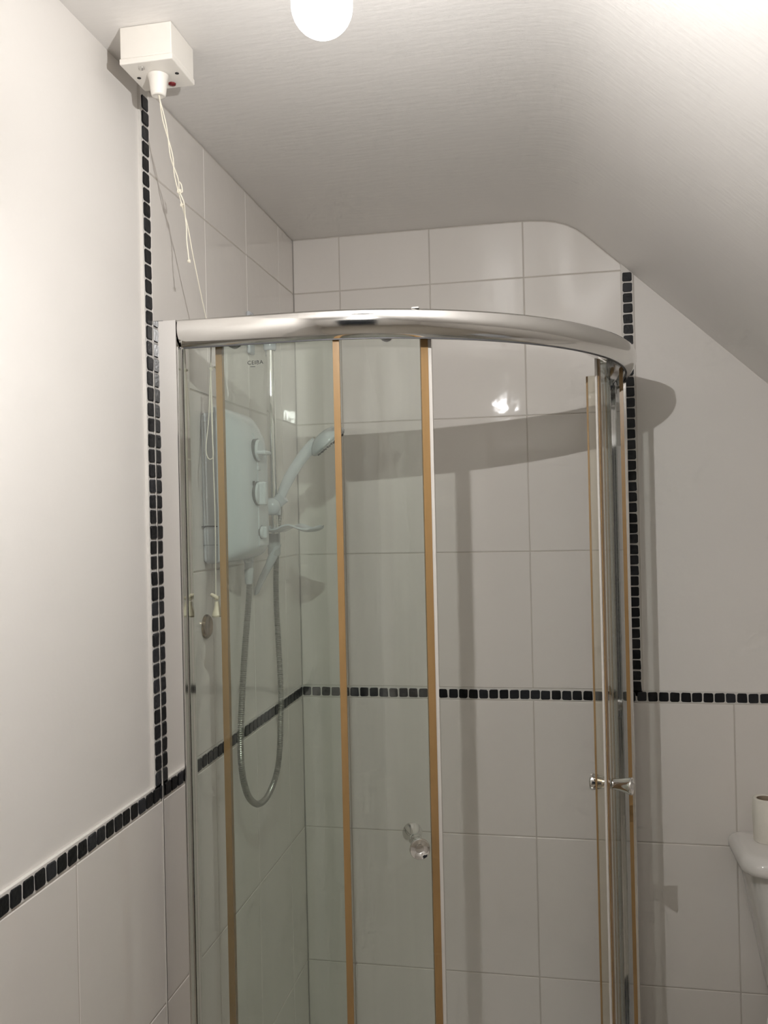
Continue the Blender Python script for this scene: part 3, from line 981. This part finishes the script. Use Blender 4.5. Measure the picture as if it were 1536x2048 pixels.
# ------------------------------------------------------------------ pendant bulb
lamp = tag(empty('pendant_lamp', (BULB.x, BULB.y, ZC)), 'bare glowing light bulb hanging from the ceiling', 'lamp')
br = 0.0288
prof = [(0.0001, -br)]
for i in range(1, 13):
    a = -PI / 2 + PI / 2 * i / 12
    prof.append((br * math.cos(a), br * math.sin(a)))
prof += [(br * 0.995, 0.006), (br * 0.96, 0.014), (br * 0.86, 0.024), (br * 0.70, 0.034), (0.0150, 0.044), (0.0132, 0.052)]
lathe('bulb', prof, BULB, (0, 0, 1), 'bulb', lamp, n=32, cap=False)
lathe('filament', [(0.0001, -0.0052), (0.0010, -0.0050), (0.0012, -0.0045), (0.0012, 0.0045), (0.0010, 0.0050), (0.0001, 0.0052)], BULB, FIL_AXIS, 'filament', lamp, n=12, cap=False)  # long thin shape chosen to weaken the light along its axis
tubes('filament_support', [([BULB + q_, BULB + q_ + Vector((0, 0, 0.05))], 0.0004) for q_ in (FIL_AXIS * 0.0045, FIL_AXIS * -0.0045)], 'dark_metal', lamp, n=6)
lathe('bulb_cap', [(0.0132, 0.052), (0.0125, 0.053), (0.0125, 0.068)], BULB, (0, 0, 1), 'white_plastic', lamp, n=24)
lathe('lamp_holder', [(0.0180, 0.060), (0.0195, 0.063), (0.0195, 0.085), (0.0160, 0.092), (0.0150, 0.112), (0.0080, 0.124), (0.0045, 0.128)], BULB, (0, 0, 1), 'white_plastic', lamp, n=28)
tube('flex', [BULB + Vector((0, 0, 0.126)), BULB + Vector((0.001, 0, 0.20)), (BULB.x, BULB.y, ZC - 0.028)], 0.0035, 'white_plastic', lamp)
lathe('ceiling_rose', [(0.0385, 0.0005), (0.0385, 0.008), (0.033, 0.018), (0.018, 0.024), (0.010, 0.030), (0.006, 0.034)], (BULB.x, BULB.y, ZC), (0, 0, -1), 'white_plastic', lamp, n=36)

# ------------------------------------------------------------------ toilet and paper roll
wc = tag(empty('toilet', (1.31, -0.10, 0.0)), 'white ceramic close-coupled toilet against the tiled back wall', 'toilet')
XC = 1.312


def rrect(hw, y0, y1, r, seg=6, rb=0.012):
    """rounded rectangle in plan about XC, back edge y0 (wall), front edge y1."""
    pts = []
    for (cx_, cy_, a0, rr_) in ((-hw + r, y1 + r, PI, r), (hw - r, y1 + r, 1.5 * PI, r), (hw - rb, y0 - rb, 0, rb), (-hw + rb, y0 - rb, 0.5 * PI, rb)):
        for i in range(seg + 1):
            a = a0 + PI / 2 * i / seg
            pts.append((XC + cx_ + rr_ * math.cos(a), cy_ + rr_ * math.sin(a)))
    return pts


def loft(name, secs, mat, parent, sharp=45):
    V, F = [], []
    m = len(secs[0][0])
    for pts, z in secs:
        V += [(x, y, z) for x, y in pts]
    for k in range(len(secs) - 1):
        for i in range(m):
            j = (i + 1) % m
            F.append((k * m + i, k * m + j, (k + 1) * m + j, (k + 1) * m + i))
    F.append(tuple(range(m))); F.append(tuple((len(secs) - 1) * m + i for i in range(m)))
    return add(name, V, F, mat, parent, smooth=True, sharp=sharp)


loft('cistern', [(rrect(0.118, -0.004, -0.155, 0.05), 0.395), (rrect(0.128, -0.004, -0.160, 0.055), 0.43), (rrect(0.140, -0.004, -0.168, 0.055), 0.50),
                 (rrect(0.158, -0.004, -0.178, 0.055), 0.60), (rrect(0.176, -0.004, -0.184, 0.055), 0.70), (rrect(0.180, -0.004, -0.186, 0.055), 0.742)], 'ceramic', wc)
ld = [(0.190, -0.192, 0.744), (0.199, -0.202, 0.746), (0.2035, -0.207, 0.751), (0.2045, -0.2085, 0.758), (0.2045, -0.2085, 0.762), (0.2035, -0.2075, 0.769), (0.2005, -0.204, 0.776),
      (0.195, -0.198, 0.782), (0.187, -0.190, 0.786), (0.178, -0.180, 0.788)]
loft('cistern_lid', [(rrect(hw, -0.003 - (0.2045 - hw) * 0.4, y1, 0.055 - (0.2045 - hw) * 0.4), z) for hw, y1, z in ld], 'ceramic', wc, sharp=60)
lathe('flush_button', [(0.021, 0.0), (0.021, 0.004), (0.018, 0.0055), (0.0001, 0.006)], (XC, -0.10, 0.788), (0, 0, 1), 'chrome', wc)


def oval(hw, y0, y1, n=28):
    pts = []
    for i in range(n):
        a = 2 * PI * i / n
        yy = (y0 + y1) / 2 + (y0 - y1) / 2 * math.sin(a)
        pts.append((XC + hw * math.copysign(abs(math.cos(a)) ** 0.8, math.cos(a)), yy))
    return pts


loft('pan', [(oval(0.115, -0.02, -0.50), 0.0), (oval(0.108, -0.02, -0.48), 0.10), (oval(0.125, -0.02, -0.53), 0.24), (oval(0.172, -0.02, -0.62), 0.36), (oval(0.178, -0.02, -0.63), 0.398)], 'ceramic', wc)
loft('seat_lid', [(oval(0.176, -0.165, -0.628), 0.401), (oval(0.181, -0.162, -0.636), 0.408), (oval(0.181, -0.162, -0.636), 0.428), (oval(0.172, -0.17, -0.626), 0.440)], 'white_plastic', wc)

# nearly used-up paper roll standing on the cistern lid
V, F = [], []
ro, ri, hh = 0.0300, 0.0215, 0.104
roll = tag(empty('toilet_roll', (1.1865, -0.072, 0.788)), 'nearly finished toilet roll standing on the cistern lid', 'toilet roll')
nn_ = 36
rings = [(ro - 0.001, 0.0), (ro, 0.002), (ro + 0.0008, hh * 0.5), (ro, hh - 0.0015), (ro - 0.0015, hh), (ri + 0.001, hh), (ri, hh - 0.001), (ri, 0.0)]
for r_, h_ in rings:
    for i in range(nn_):
        a = 2 * PI * i / nn_
        V.append((1.1865 + r_ * math.cos(a), -0.072 + r_ * math.sin(a), 0.7885 + h_))
for k in range(len(rings)):
    kk = (k + 1) % len(rings)
    for i in range(nn_):
        j = (i + 1) % nn_
        F.append((k * nn_ + i, k * nn_ + j, kk * nn_ + j, kk * nn_ + i))
add('paper', V, F, 'paper', roll, smooth=True, sharp=50)
V, F = [], []
rings = [(ri - 0.0002, 0.0), (ri - 0.0002, hh - 0.002), (ri - 0.0014, hh - 0.002), (ri - 0.0014, 0.0)]
for r_, h_ in rings:
    for i in range(nn_):
        a = 2 * PI * i / nn_
        V.append((1.1865 + r_ * math.cos(a), -0.072 + r_ * math.sin(a), 0.7888 + h_))
for k in range(4):
    kk = (k + 1) % 4
    for i in range(nn_):
        j = (i + 1) % nn_
        F.append((k * nn_ + i, k * nn_ + j, kk * nn_ + j, kk * nn_ + i))
add('cardboard_core', V, F, 'card', roll, smooth=True, sharp=50)
